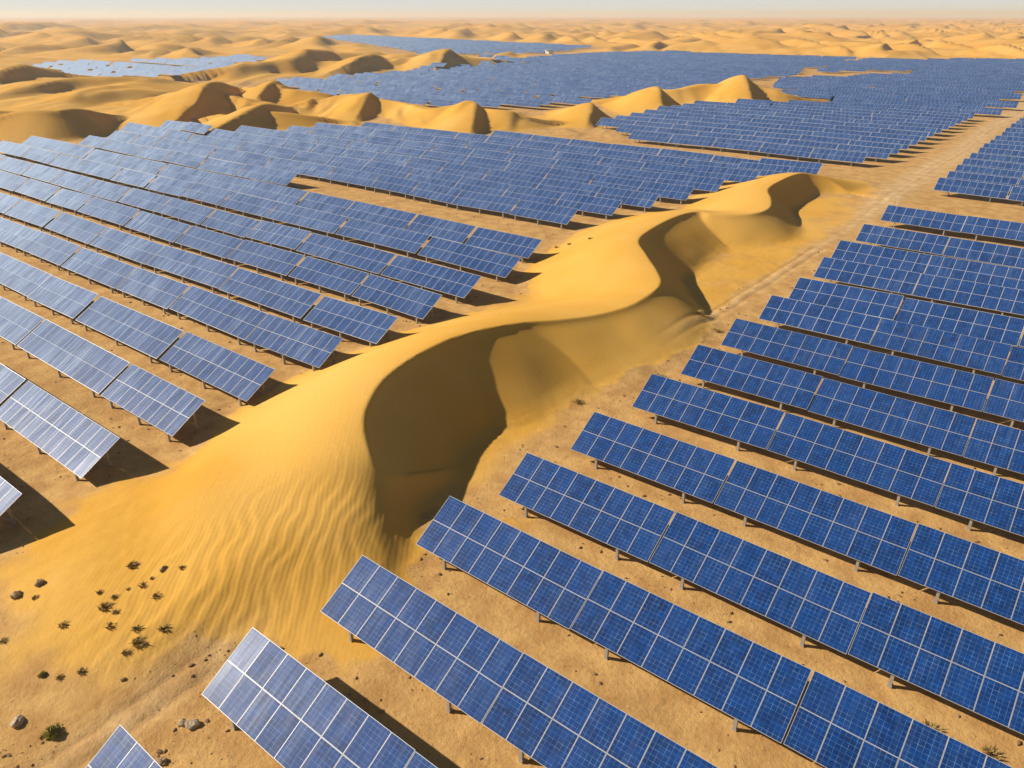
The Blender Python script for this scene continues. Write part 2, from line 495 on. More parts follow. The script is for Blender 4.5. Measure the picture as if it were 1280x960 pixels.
def ground_material():
    k = NT("desert_ground")
    geo_ = k.n('ShaderNodeNewGeometry')
    P = geo_.outputs['Position']
    a = k.n('ShaderNodeAttribute', attribute_name="surface")
    sep = k.n('ShaderNodeSeparateColor')
    k.l(a.outputs['Color'], sep.inputs[0])
    sand, road, rip = sep.outputs[0], sep.outputs[1], sep.outputs[2]
    n_big = k.noise(P, 0.05, 3)
    n_mid = k.noise(P, 0.45, 5, 0.6)
    n_fine = k.noise(P, 3.2, 5, 0.65)
    n_grain = k.noise(P, 16, 3, 0.7)
    sand_c = k.mix(k.ramp(n_big, 0.3, 0.7), (0.82, 0.415, 0.052), (0.90, 0.510, 0.115))
    sand_c = k.mix(k.math('MULTIPLY', k.ramp(n_fine, 0.35, 0.75), 0.16), sand_c, (0.60, 0.285, 0.04))
    dirt_c = k.mix(k.ramp(n_mid, 0.32, 0.68), (0.60, 0.320, 0.105), (0.80, 0.475, 0.165))
    dirt_c = k.mix(k.math('MULTIPLY', k.ramp(n_fine, 0.5, 0.78), 0.55), dirt_c, (0.34, 0.18, 0.075))
    dirt_c = k.mix(k.math('MULTIPLY', k.ramp(n_grain, 0.6, 0.8), 0.35), dirt_c, (0.74, 0.50, 0.24))
    dirt_c = k.mix(k.math('MULTIPLY', k.ramp(k.noise(P, 0.14, 4, 0.65), 0.5, 0.75), 0.5), dirt_c, (0.46, 0.245, 0.085))
    dirt_c = k.mix(k.math('MULTIPLY', k.ramp(k.noise(P, 1.1, 4, 0.7), 0.62, 0.74), 0.45), dirt_c, (0.30, 0.155, 0.055))
    road_c = k.mix(k.ramp(n_mid, 0.3, 0.7), (0.72, 0.46, 0.21), (0.88, 0.66, 0.40))
    edge = k.math('ADD', sand, k.math('MULTIPLY', k.math('SUBTRACT', n_fine, 0.5), 0.5), clamp=True)
    c = k.mix(k.ramp(edge, 0.2, 0.7), dirt_c, sand_c)
    c = k.mix(k.math('MULTIPLY', road, 0.7), c, road_c)
    k.l(c, k.b.inputs['Base Color'])
    k.b.inputs['Roughness'].default_value = 0.95
    k.b.inputs['Specular IOR Level'].default_value = 0.12
    # wind ripples in the sand and clods in the dirt
    mp = k.n('ShaderNodeMapping')
    mp.inputs['Rotation'].default_value = (0, 0, R(-38))
    k.l(P, mp.inputs[0])
    wv = k.n('ShaderNodeTexWave', wave_type='BANDS', bands_direction='X', wave_profile='SIN')
    k.l(mp.outputs[0], wv.inputs['Vector'])
    wv.inputs['Scale'].default_value = 0.95
    wv.inputs['Distortion'].default_value = 7.0
    wv.inputs['Detail'].default_value = 2.0
    wv.inputs['Detail Scale'].default_value = 0.35
    rippl = k.math('MULTIPLY', wv.outputs[1], k.math('MULTIPLY', sand, rip))
    b1 = k.bump(rippl, 0.3, 0.02)
    clod = k.math('MULTIPLY', k.math('ADD', n_fine, k.math('MULTIPLY', n_grain, 0.35)), k.math('SUBTRACT', 1.0, k.math('MULTIPLY', sand, 0.9)))
    b2 = k.bump(clod, 0.55, 0.16, b1)
    k.l(b2, k.b.inputs['Normal'])
    return k.m


GROUND_M = ground_material()
ground = bpy.data.objects.new("ground", tm)
COL.objects.link(ground)
tm.materials.append(GROUND_M)
ground['kind'] = 'structure'


def glass_material():
    """blue silicon cells behind dusty glass; UV counts modules (one unit = one module)"""
    k = NT("solar_cells")
    uv = k.n('ShaderNodeUVMap', uv_map="UVMap").outputs[0]
    sp = k.n('ShaderNodeSeparateXYZ')
    k.l(uv, sp.inputs[0])
    u, v = sp.outputs[0], sp.outputs[1]
    oi = k.n('ShaderNodeObjectInfo')
    rnd = oi.outputs['Random']
    geo_ = k.n('ShaderNodeNewGeometry')
    P = geo_.outputs['Position']

    def line(c, count, half):
        f = k.math('FRACT', k.math('MULTIPLY', c, count))
        d = k.math('MINIMUM', f, k.math('SUBTRACT', 1.0, f))
        return k.math('SUBTRACT', 1.0, k.ramp(d, half * 0.6, half * 1.4))
    frame = k.math('MAXIMUM', line(u, 1.0, 0.020), line(v, 1.0, 0.015))
    cells = k.math('MAXIMUM', line(u, 6.0, 0.026), line(v, 8.0, 0.026))
    # one random value per module
    wn_ = k.n('ShaderNodeTexWhiteNoise', noise_dimensions='3D')
    cb = k.n('ShaderNodeCombineXYZ')
    k.l(k.math('FLOOR', u), cb.inputs[0])
    k.l(k.math('FLOOR', v), cb.inputs[1])
    k.l(rnd, cb.inputs[2])
    k.l(cb.outputs[0], wn_.inputs[0])
    modr = wn_.outputs[0]
    n_c = k.noise(P, 1.6, 3)
    blue = k.mix(modr, (0.0008, 0.019, 0.095), (0.0015, 0.037, 0.175))
    blue = k.mix(k.ramp(n_c, 0.35, 0.7), blue, (0.001, 0.052, 0.24))
    # a patchy grain inside each cell
    vo = k.n('ShaderNodeTexVoronoi')
    k.l(P, vo.inputs['Vector'])
    vo.inputs['Scale'].default_value = 9.0
    blue = k.mix(k.math('MULTIPLY', vo.outputs[0], 0.35), blue, (0.003, 0.066, 0.29))
    c = k.mix(k.math('MULTIPLY', cells, k.math('ADD', 0.20, k.math('MULTIPLY', k.ramp(k.noise(P, 2.4, 2), 0.35, 0.75), 0.65))), blue, (0.24, 0.40, 0.62))
    # wind-blown dust: streaks that run down the slope, thicker towards the lower edge
    st = k.n('ShaderNodeCombineXYZ')
    k.l(k.math('MULTIPLY', u, 3.2), st.inputs[0])
    k.l(k.math('ADD', k.math('MULTIPLY', v, 0.35), k.math('MULTIPLY', rnd, 37.0)), st.inputs[1])
    k.l(k.math('MULTIPLY', rnd, 91.0), st.inputs[2])
    streak = k.noise(st.outputs[0], 1.7, 4, 0.6)
    dust = k.math('MULTIPLY', k.ramp(streak, 0.42, 0.75), k.ramp(k.noise(P, 0.16, 3), 0.3, 0.7))
    c = k.mix(k.math('MULTIPLY', frame, 0.8), c, (0.62, 0.61, 0.58))
    # a thin film of dust covers more of the cells the flatter one looks along it
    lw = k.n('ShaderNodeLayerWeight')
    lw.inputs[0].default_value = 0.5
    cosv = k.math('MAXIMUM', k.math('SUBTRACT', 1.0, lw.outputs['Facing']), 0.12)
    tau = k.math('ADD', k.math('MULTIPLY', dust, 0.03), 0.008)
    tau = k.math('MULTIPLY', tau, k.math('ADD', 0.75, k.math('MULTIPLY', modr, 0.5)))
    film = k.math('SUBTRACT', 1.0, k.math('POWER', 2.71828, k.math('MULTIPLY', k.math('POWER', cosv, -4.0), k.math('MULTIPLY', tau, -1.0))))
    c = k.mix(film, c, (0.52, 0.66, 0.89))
    k.l(c, k.b.inputs['Base Color'])
    r = k.math('ADD', 0.10, k.math('MULTIPLY', dust, 0.03))
    r = k.math('ADD', r, k.math('MULTIPLY', k.math('POWER', modr, 3.0), 0.03))
    k.l(r, k.b.inputs['Roughness'])
    k.b.inputs['IOR'].default_value = 1.5
    k.l(k.math('ADD', 0.19, k.math('MULTIPLY', k.ramp(streak, 0.3, 0.75), 0.17)), k.b.inputs['Coat Weight'])
    k.l(k.math('ADD', 0.37, k.math('MULTIPLY', k.math('FRACT', k.math('MULTIPLY', modr, 7.31)), 0.09)), k.b.inputs['Coat Roughness'])
    k.b.inputs['Coat IOR'].default_value = 1.6
    k.b.inputs['Specular IOR Level'].default_value = 0.4
    bp_ = k.bump(k.noise(P, 1.1, 2), 0.10, 0.02)
    k.l(bp_, k.b.inputs['Normal'])
    return k.m


def plain(name, col, rough=0.6, metal=0.0, var=0.25, scale=3.0, spec=0.5):
    k = NT(name)
    tc = k.n('ShaderNodeTexCoord')
    nz = k.noise(tc.outputs['Object'], scale, 4, 0.6)
    dark = tuple(c * (1 - var) for c in col)
    lite = tuple(min(1, c * (1 + var)) for c in col)
    k.l(k.mix(nz, dark, lite), k.b.inputs['Base Color'])
    k.b.inputs['Roughness'].default_value = rough
    k.b.inputs['Metallic'].default_value = metal
    k.b.inputs['Specular IOR Level'].default_value = spec
    return k.m


GLASS = glass_material()
ALU = plain("aluminium_frame", (0.56, 0.55, 0.53), 0.45, 0.15, 0.12, 2.0)
STEEL = plain("galvanised_steel", (0.33, 0.31, 0.28), 0.6, 0.2, 0.3, 3.0)
CONC = plain("concrete", (0.40, 0.36, 0.30), 0.9, 0, 0.25, 6.0)
BACK = plain("module_back", (0.20, 0.20, 0.21), 0.7, 0, 0.1, 2.0)
GRASS = plain("dry_grass", (0.42, 0.29, 0.10), 0.9, 0, 0.5, 4.0, 0.2)
GREEN = plain("green_scrub", (0.34, 0.30, 0.04), 0.9, 0, 0.5, 4.0, 0.2)
ROCK = plain("pale_rock", (0.56, 0.43, 0.28), 0.9, 0, 0.35, 5.0, 0.2)
DARKROCK = plain("dark_rock", (0.42, 0.29, 0.165), 0.9, 0, 0.35, 5.0, 0.2)
CLOD = plain("clods", (0.34, 0.20, 0.10), 0.95, 0, 0.45, 0.8, 0.1)
WHITE = plain("white_paint", (0.78, 0.77, 0.74), 0.5, 0, 0.08, 2.0)


# ------------------------------------------------------------------ mesh helpers
class MB:
    def __init__(self):
        self.v, self.f, self.mi, self.uv = [], [], [], []

    def box(self, x0, x1, y0, y1, z0, z1, mi=0):
        b = len(self.v)
        self.v += [(x, y, z) for z in (z0, z1) for y in (y0, y1) for x in (x0, x1)]
        for f in ((0, 2, 3, 1), (4, 5, 7, 6), (0, 1, 5, 4), (1, 3, 7, 5), (3, 2, 6, 7), (2, 0, 4, 6)):
            self.face([b + i for i in f], mi)

    def face(self, f, mi=0, uv=None):
        self.f.append(f)
        self.mi.append(mi)
        self.uv.append(uv or [(0.5, 0.5)] * len(f))

    def bar(self, a, b, w, h, mi=0):
        """a rectangular bar from a to b"""
        a, b = Vector(a), Vector(b)
        d = (b - a).normalized()
        s = d.cross(Vector((0, 0, 1)))
        s = Vector((1, 0, 0)) if s.length < 1e-4 else s.normalized()
        t = s.cross(d).normalized()
        n = len(self.v)
        for p in (a, b):
            for i, j in ((-1, -1), (1, -1), (1, 1), (-1, 1)):
                self.v.append(tuple(p + s * (w / 2 * i) + t * (h / 2 * j)))
        for f in ((0, 1, 5, 4), (1, 2, 6, 5), (2, 3, 7, 6), (3, 0, 4, 7), (0, 3, 2, 1), (4, 5, 6, 7)):
            self.face([n + i for i in f], mi)

    def mesh(self, name, mats, smooth=False):
        me = bpy.data.meshes.new(name)
        me.from_pydata(self.v, [], self.f)
        for m in mats:
            me.materials.append(m)
        me.polygons.foreach_set('material_index', self.mi)
        me.polygons.foreach_set('use_smooth', [smooth] * len(self.f))
        ul = me.uv_layers.new(name="UVMap")
        ul.data.foreach_set('uv', [c for f in self.uv for p in f for c in p])
        me.update()
        return me


def link(name, data, parent=None, loc=(0, 0, 0), rot=(0, 0, 0)):
    o = bpy.data.objects.new(name, data)
    COL.objects.link(o)
    if parent is not None:
        o.parent = parent
    o.location = loc
    o.rotation_euler = rot
    return o


def tag(o, label, cat, group=None):
    o['label'] = label
    o['category'] = cat
    if group:
        o['group'] = group


# ------------------------------------------------------------------ the solar tables
TILT = R(30)
CT, ST = math.cos(TILT), math.sin(TILT)
LOW = 1.0                 # height of the lower edge
SLOPE = 4.0                # two modules up the slope
MODL = 2.0


def slope_pt(x, s, off=0.0):
    """a point of the tilted plane: x along the row, s up the slope, off out of the plane; origin on the ground below the lower edge"""
    return (x, s * CT - off * ST, LOW + s * ST + off * CT)


_cache = {}


def module_glass(w):
    key = ('glass', w)
    if key not in _cache:
        m = MB()
        g = 0.012
        x, y = w / 2 - g, MODL / 2 - g
        m.v = [(-x, -y, 0.018), (x, -y, 0.018), (x, y, 0.018), (-x, y, 0.018), (-x, -y, -0.018), (x, -y, -0.018), (x, y, -0.018), (-x, y, -0.018)]
        m.face([0, 1, 2, 3], 0, [(0.03, 0.025), (0.97, 0.025), (0.97, 0.975), (0.03, 0.975)])
        for f in ((7, 6, 5, 4), (0, 4, 5, 1), (1, 5, 6, 2), (2, 6, 7, 3), (3, 7, 4, 0)):
            m.face(list(f), 1)
        _cache[key] = m.mesh("solar_module", [GLASS, BACK])
    return _cache[key]


def module_frame(w):
    key = ('frame', w)
    if key not in _cache:
        m = MB()
        g, t = 0.006, 0.021
        x, y = w / 2 - g, MODL / 2 - g
        m.box(-x, x, -y, -y + t, -0.022, 0.026)
        m.box(-x, x, y - t, y, -0.022, 0.026)
        m.box(-x, -x + t, -y + t, y - t, -0.022, 0.026)
        m.box(x - t, x, -y + t, y - t, -0.022, 0.026)
        _cache[key] = m.mesh("module_frame", [ALU])
    return _cache[key]


def deck_mesh(cols, w):
    key = ('deck', cols, w)
    if key not in _cache:
        m = MB()
        L = cols * w
        a, b, c, d = slope_pt(0, 0, .02), slope_pt(L, 0, .02), slope_pt(L, SLOPE, .02), slope_pt(0, SLOPE, .02)
        e, f, g, h = slope_pt(0, 0, -.025), slope_pt(L, 0, -.025), slope_pt(L, SLOPE, -.025), slope_pt(0, SLOPE, -.025)
        m.v = [a, b, c, d, e, f, g, h]
        r_ = 0.05
        m.v += [slope_pt(r_, r_, .02), slope_pt(L - r_, r_, .02), slope_pt(L - r_, SLOPE - r_, .02), slope_pt(r_, SLOPE - r_, .02)]
        m.face([8, 9, 10, 11], 0, [(0.02, 0.02), (cols - 0.02, 0.02), (cols - 0.02, 1.98), (0.02, 1.98)])
        for q in ((0, 1, 9, 8), (1, 2, 10, 9), (2, 3, 11, 10), (3, 0, 8, 11)):
            m.face(list(q), 2)
        m.face([7, 6, 5, 4], 1)
        for q in ((0, 4, 5, 1), (1, 5, 6, 2), (2, 6, 7, 3), (3, 7, 4, 0)):
            m.face(list(q), 2)
        _cache[key] = m.mesh("panel_deck", [GLASS, BACK, ALU])
    return _cache[key]


def rail_mesh(L):
    key = ('rail', L)
    if key not in _cache:
        m = MB()
        m.bar((0.05, 0, 0), (L - 0.05, 0, 0), 0.07, 0.11)
        _cache[key] = m.mesh("purlin", [STEEL])
    return _cache[key]


FS, RS = 0.28, 3.25          # slope positions of the front and rear legs


def bent_meshes():
    if 'bent' not in _cache:
        f = MB()
        z = LOW + FS * ST - 0.1
        f.box(-0.09, 0.09, -0.09, 0.09, -0.6, z - 0.12)
        f.box(-0.12, 0.12, -0.12, 0.12, -0.6, 0.10)
        f.bar((0, 0, z - 0.12), (0, 0, z), 0.07, 0.07)
        r = MB()
        z = LOW + RS * ST - 0.1
        r.box(-0.075, 0.075, -0.075, 0.075, -0.6, z)
        r.box(-0.12, 0.12, -0.12, 0.12, -0.6, 0.10)
        raf = MB()
        raf.bar(slope_pt(0, 0.15, -0.16), slope_pt(0, SLOPE - 0.15, -0.16), 0.06, 0.10)
        br = MB()
        br.bar((0, RS * CT, 0.35), slope_pt(0, 1.7, -0.2), 0.05, 0.05)
        _cache['bent'] = (f.mesh("front_leg", [CONC]), r.mesh("rear_leg", [CONC]), raf.mesh("rafter", [STEEL]), br.mesh("brace", [STEEL]))
    return _cache['bent']


def small_table_mesh(cols, w):
    key = ('small', cols, w)
    if key not in _cache:
        m = MB()
        L = cols * w
        a, b, c, d = slope_pt(0, 0, .02), slope_pt(L, 0, .02), slope_pt(L, SLOPE, .02), slope_pt(0, SLOPE, .02)
        e, f, g, h = slope_pt(0, 0, -.03), slope_pt(L, 0, -.03), slope_pt(L, SLOPE, -.03), slope_pt(0, SLOPE, -.03)
        m.v = [a, b, c, d, e, f, g, h]
        r_ = 0.085
        m.v += [slope_pt(r_, r_, .02), slope_pt(L - r_, r_, .02), slope_pt(L - r_, SLOPE - r_, .02), slope_pt(r_, SLOPE - r_, .02)]
        m.face([8, 9, 10, 11], 0, [(0.02, 0.02), (cols - 0.02, 0.02), (cols - 0.02, 1.98), (0.02, 1.98)])
        for q in ((0, 1, 9, 8), (1, 2, 10, 9), (2, 3, 11, 10), (3, 0, 8, 11)):
            m.face(list(q), 2)
        m.face([7, 6, 5, 4], 1)
        for q in ((0, 4, 5, 1), (1, 5, 6, 2), (2, 6, 7, 3), (3, 7, 4, 0)):
            m.face(list(q), 2)
        for x in (L * .2, L * .8):
            m.box(x - .08, x + .08, FS * CT - .08, FS * CT + .08, -0.5, LOW + FS * ST - .05, 3)
            m.box(x - .08, x + .08, RS * CT - .08, RS * CT + .08, -0.5, LOW + RS * ST - .05, 3)
        _cache[key] = m.mesh("solar_table", [GLASS, BACK, ALU, STEEL])
    return _cache[key]


TABLES = []                 # every table in view: dict(field, row, no, x, y, cols, w, dist, side)


def add_row(field, row, y_low, x_from, x_to, cols, w, gap, start, jitter=0.0, skip=None, cols_var=0):
    """tables of one row laid from the end x_from towards x_to; the numbering starts at x_from"""
    sgn = 1 if x_to > x_from else -1
    x, no = x_from, 0
    while (x_to - x) * sgn > 2:
        c = cols + (rng.randint(-cols_var, cols_var) if cols_var else 0)
        L = c * w
        x0 = x if sgn > 0 else x - L
        yy = y_low + rng.uniform(-jitter, jitter)
        vis = any(in_view(px, py, pz, 4) for px, py, pz in ((x0, yy, LOW), (x0 + L, yy, LOW), (x0, yy + 3.46, 2.65), (x0 + L, yy + 3.46, 2.65), (x0 + L / 2, yy + 1.7, 1.6)))
        if vis and not (skip and skip(x0 + L / 2, yy)):
            no += 1
            TABLES.append(dict(field=field, row=row, no=no, x=x0, y=yy, cols=c, w=w, L=L, dist=math.hypot(x0 + L / 2, yy + 1.7, 32)))
        x += sgn * (L + gap)


# right-hand field: row ends beside the track
R_UP = [7.97, 15.46, 23.0, 31.07, 38.9, 47.5, 56.9, 66.0, 75.5, 85.6, 94.6, 105.4, 115.2, 127.2, 143.2]
R_UP[0:3] = [7.97, 15.46, 23.0]
R_X = [-29.6, -29.9, -29.5, -29.6, -28.8, -28.2, -27.9, -27.6, -27.6, -27.4, -27.1, -27.5, -28.2, -28.1, -28.4]
for i, (yu, x0) in enumerate(zip(R_UP, R_X)):
    add_row('right', i + 1, yu - 3.46, x0, 30, 8, 1.54, 0.07, 0, 0.02)
# left-hand field: row ends beside the big dune
L_UP = [13.0, 21.05, 28.9, 36.4, 44.8, 52.6, 61.5, 69.9, 79.6, 88.3]
L_X = [-53.1, -55.6, -56.06, -56.5, -56.5, -56.6, -58.4, -59.2, -60.4, -63.0]
for i, (yu, x0) in enumerate(zip(L_UP, L_X)):
    add_row('left', i + 1, yu - 3.46, x0, -226 + rng.uniform(-3, 3), 11, 1.38, 0.36, 0, 0.10, None, 2)
for i, yu in enumerate([98.4]):
    add_row('left', len(L_UP) + i + 1, yu - 3.46, -133.0, -226, 11, 1.38, 0.36, 0, 0.10, None, 2)
# middle field behind the wide sand lane
M_LOW = [104.6, 114.2, 123.6, 133.0, 142.4, 151.8, 161.2, 170.0]
M_R = [-69.5, -66.5, -64.0, -61.5, -59.5, -56.0, -53.0, -49.0]
M_L = [-228, -229, -226, -205, -196, -190, -180, -140]
for i, (yl, xr, xl) in enumerate(zip(M_LOW, M_R, M_L)):
    add_row('middle', i + 1, yl, xr, xl, 9, 1.38, 0.16, 0, 0.12, None, 1)
# field beyond the sand strip
F2_L = [-108, -118, -124, -128, -130, -131, -131, -130, -128, -126, -120, -112, -106]
for i in range(13):
    add_row('beyond', i + 1, 196.5 + 9.4 * i, -43.5 + 0.35 * i * 0.6 - (3.0 if i == 0 else 0), F2_L[i], 9, 1.42, 0.14, 0, 0.10, None, 0)
# field across the upper end of the track
for i in range(17):
    add_row('across', i + 1, 172.5 + 9.6 * i, -26.6 + 0.3 * rng.uniform(-1, 1), 40, 9, 1.42, 0.25, 0, 0.1)

TABLES.sort(key=lambda t: t['dist'])
INDIV, REST = TABLES[:296], TABLES[296:]

ORD = ("first second third fourth fifth sixth seventh eighth ninth tenth eleventh twelfth thirteenth fourteenth fifteenth sixteenth seventeenth eighteenth nineteenth twentieth").split()
TXT = {
    'right': ("deep blue solar table, %s from the track, %s row back in right-hand field", "solar tables in rows right of the big dune"),
    'left': ("pale dusty solar table, %s from the big dune, %s row back in left-hand field", "solar tables in rows left of the big dune"),
    'middle': ("hazy blue solar table, %s from its dune end, %s row back in middle field", "solar tables of the middle field"),
    'beyond': ("small blue solar table, %s from the track, %s row back beyond the sand strip", "solar tables beyond the sand strip"),
    'across': ("small dark solar table, %s from the track, %s row of the upper right field", "solar tables of the upper right field"),
}
n_mod = 0
for t in INDIV:
    c, w, L = t['cols'], t['w'], t['L']
    lab, grp = TXT[t['field']]
    lab = lab % (ORD[t['no'] - 1], ORD[t['row'] - 1])
    zc = np.mean([ground_z(t['x'] + L * f, t['y'] + q) for f in (0.1, 0.5, 0.9) for q in (0.4, 3.0)])
    zr = (ground_z(t['x'] + L * .85, t['y'] + 1.7) - ground_z(t['x'] + L * .15, t['y'] + 1.7)) / (L * .7)
    zr = max(-0.02, min(0.02, zr))
    zc = min(zc, 0.9)
    loc = (t['x'], t['y'], zc - zr * L / 2 + rng.uniform(-0.05, 0.05))
    rot = (rng.uniform(-0.012, 0.012), -zr, rng.uniform(-0.004, 0.004))
    near = t['dist'] < (92 if t['field'] == 'right' else 84)
    midr = t['dist'] < 175
    if not midr:
        o = link("solar_table", small_table_mesh(c, w), None, loc, rot)
        tag(o, lab, "solar table", grp)
        continue
    root = bpy.data.objects.new("solar_table", None)
    COL.objects.link(root)
    root.location, root.rotation_euler = loc, rot
    root.empty_display_size = 0.5
    tag(root, lab, "solar table", grp)
    if near:
        for i in range(c):
            for j in range(2):
                dd = rng.gauss(0, 0.004)
                mo = link("solar_module", module_glass(w), root, slope_pt((i + .5) * w, (j + .5) * MODL), (TILT + dd, rng.gauss(0, 0.006), 0))
                link("module_frame", module_frame(w), mo)
    else:
        link("panel_deck", deck_mesh(c, w), root)
    nb = 2 if t['field'] == 'right' else 3
    if t['dist'] < 130:
        for s in (0.7, SLOPE - 0.7) if near else (0.7,):
            link("purlin", rail_mesh(round(L, 3)), root, slope_pt(0, s, -0.08))
    fl, rl, raf, br = bent_meshes()
    for q in range(nb):
        x = L * (0.19 + 0.62 * q / (nb - 1)) if nb == 2 else L * (0.1 + 0.8 * q / (nb - 1))
        link("front_leg", fl, root, (x, FS * CT, 0))
        if t['dist'] < 110:
            link("rear_leg", rl, root, (x, RS * CT, 0))
        if near:
            link("rafter", raf, root, (x, 0, 0))
            link("brace", br, root, (x, 0, 0))

# ------------------------------------------------------------------ the thousands of far tables: one object
sv, sf, suv = [], [], []


def far_table(x, y, cols, w, z, yaw=0.0, tilt=0.0):
    L = cols * w
    b = len(sv)
    dz = tilt
    a = [slope_pt(0, 0, 0), slope_pt(L, 0, 0), slope_pt(L, SLOPE, 0), slope_pt(0, SLOPE, 0)]
    for i, p in enumerate(a):
        sv.append((x + p[0], y + p[1] - yaw * p[0], z + p[2] + (dz if i >= 2 else 0)))
    u0, v0 = rng.randint(0, 60) * 10, rng.randint(0, 60) * 4
    sf.append((b, b + 1, b + 2, b + 3))
    suv.extend([(u0, v0), (u0 + cols, v0), (u0 + cols, v0 + 2), (u0, v0 + 2)])


for t in REST:
    far_table(t['x'], t['y'], t['cols'], t['w'], ground_z(t['x'] + t['L'] / 2, t['y'] + 1.7))


def fill(poly, pitch, cols, w, gap, y_first, holes=()):
    P = np.array(poly)
    y = y_first
    L = cols * w
    row_no = rng.randint(0, 9)
    while y < P[:, 1].max():
        off = rng.uniform(0, L)
        x = P[:, 0].min() - off
        while x < P[:, 0].max():
            cx, cy = x + L / 2, y + 1.7
            ok = bool(inside(poly, np.array([cx]), np.array([cy]))[0])
            for hpoly in holes:
                ok = ok and not bool(inside(hpoly, np.array([cx]), np.array([cy]))[0])
            if ok and in_view(cx, cy, 2, 12) and rng.random() > 0.03:
                far_table(x, y + rng.uniform(-.2, .2), cols, w, ground_z(cx, cy), 0.0, rng.uniform(-.10, .10))
            x += L + gap * (1.0 if rng.random() < 0.7 else 6.0)
        row_no += 1
        y += pitch * (2.0 if row_no % 13 == 0 else 1.0)


LANE = [(-190, 405), (-150, 432), (-131, 462), (-103, 518), (-106, 580), (-133, 535), (-160, 505), (-190, 505)]
fill(F3_POLY, 9.4, 9, 1.42, 0.25, 326.0, [LANE])
fill(B_POLY, 9.6, 9, 1.42, 0.3, 216.0)
fill(C_POLY, 11.0, 14, 1.42, 0.3, 535.0)
fill(D_POLY, 15.0, 16, 1.5, 0.9, 218.0)
fill([(-27, 337), (-27, 735), (40, 735), (40, 337)], 9.6, 9, 1.42, 0.25, 338.0)
me = bpy.data.meshes.new("distant_solar_tables")
me.from_pydata(sv, [], sf)
me.materials.append(GLASS)
ul = me.uv_layers.new(name="UVMap")
ul.data.foreach_set('uv', [c for p in suv for c in p])
far = link("distant_solar_tables", me)
tag(far, "distant blue solar tables covering the plain among the far dunes", "solar tables")
far['kind'] = 'stuff'

# ------------------------------------------------------------------ clods and small stones lying on the dirt: stuff
cv, cf = [], []
ico_v, ico_f = [], []
ph = (1 + 5 ** .5) / 2
ico_v = [Vector(p).normalized() for p in ((-1, ph, 0), (1, ph, 0), (-1, -ph, 0), (1, -ph, 0), (0, -1, ph), (0, 1, ph), (0, -1, -ph), (0, 1, -ph), (ph, 0, -1), (ph, 0, 1), (-ph, 0, -1), (-ph, 0, 1))]
ico_f = [(0, 11, 5), (0, 5, 1), (0, 1, 7), (0, 7, 10), (0, 10, 11), (1, 5, 9), (5, 11, 4), (11, 10, 2), (10, 7, 6), (7, 1, 8), (3, 9, 4), (3, 4, 2), (3, 2, 6), (3, 6, 8), (3, 8, 9), (4, 9, 5), (2, 4, 11), (6, 2, 10), (8, 6, 7), (9, 8, 1)]


def surf(x, y, A):
    i = min(max(np.searchsorted(gx, x) - 1, 0), len(gx) - 2)
    j = min(max(np.searchsorted(gy, y) - 1, 0), len(gy) - 2)
    return A[j, i]


tries = 0
while len(cf) < 20 * 3600 and tries < 60000:
    tries += 1
    if rng.random() < 0.55:
        x, y = rng.uniform(-36, 6), 4 + 120 * rng.random() ** 1.7
    else:
        x, y = rng.uniform(-120, -46), rng.uniform(6, 104)
    if surf(x, y, SAND) > 0.45 and rng.random() < 0.985:
        continue
    if N2(np.array([x / 5.0]), np.array([y / 5.0]))[0] < -0.05 and rng.random() < 0.85:
        continue
    if not in_view(x, y, 0, 5):
        continue
    s = 0.03 + 0.13 * rng.random() ** 4
    b = len(cv)
    z = ground_z(x, y)
    q = rng.uniform(0, 6.28)
    for p in ico_v:
        k_ = s * rng.uniform(0.7, 1.25)
        px, py = p.x * 1.25, p.y * 0.85
        cv.append((x + k_ * (px * math.cos(q) - py * math.sin(q)), y + k_ * (px * math.sin(q) + py * math.cos(q)), z + k_ * p.z * 0.62 + s * 0.15))
    cf += [tuple(b + i for i in f) for f in ico_f]
me = bpy.data.meshes.new("gravel")
me.from_pydata(cv, [], cf)
me.materials.append(CLOD)
gr = link("gravel", me)
tag(gr, "scattered clods and small stones on the bare dirt", "gravel")
gr['kind'] = 'stuff'


# ------------------------------------------------------------------ tufts, bushes and rocks
def tuft_mesh(seed, r, h, blades, mat, lean=0.5, name="grass_tuft"):
    g = random.Random(seed)
    m = MB()
    for _ in range(blades):
        a = g.uniform(0, 6.283)
        q = r * g.random() ** 0.7 * 0.7
        bx, by = q * math.cos(a), q * math.sin(a)
        ln = h * g.uniform(0.5, 1.1)
        a2 = a + g.gauss(0, 0.7)
        le = lean * g.uniform(0.3, 1.3) * (0.4 + q / r)
        wd = 0.022 + 0.03 * g.random()
        sx, sy = -math.sin(a2) * wd, math.cos(a2) * wd
        b = len(m.v)
        prev = []
        for i, t in enumerate((0, 0.45, 1.0)):
            ox = bx + math.cos(a2) * le * ln * t * t
            oy = by + math.sin(a2) * le * ln * t * t
            z = ln * (t - 0.25 * le * t * t) - 0.04
            ww = (1, .8, .12)[i]
            m.v += [(ox - sx * ww, oy - sy * ww, z), (ox + sx * ww, oy + sy * ww, z)]
        m.face([b, b + 1, b + 3, b + 2])
        m.face([b + 2, b + 3, b + 5, b + 4])
    return m.mesh(name, [mat])


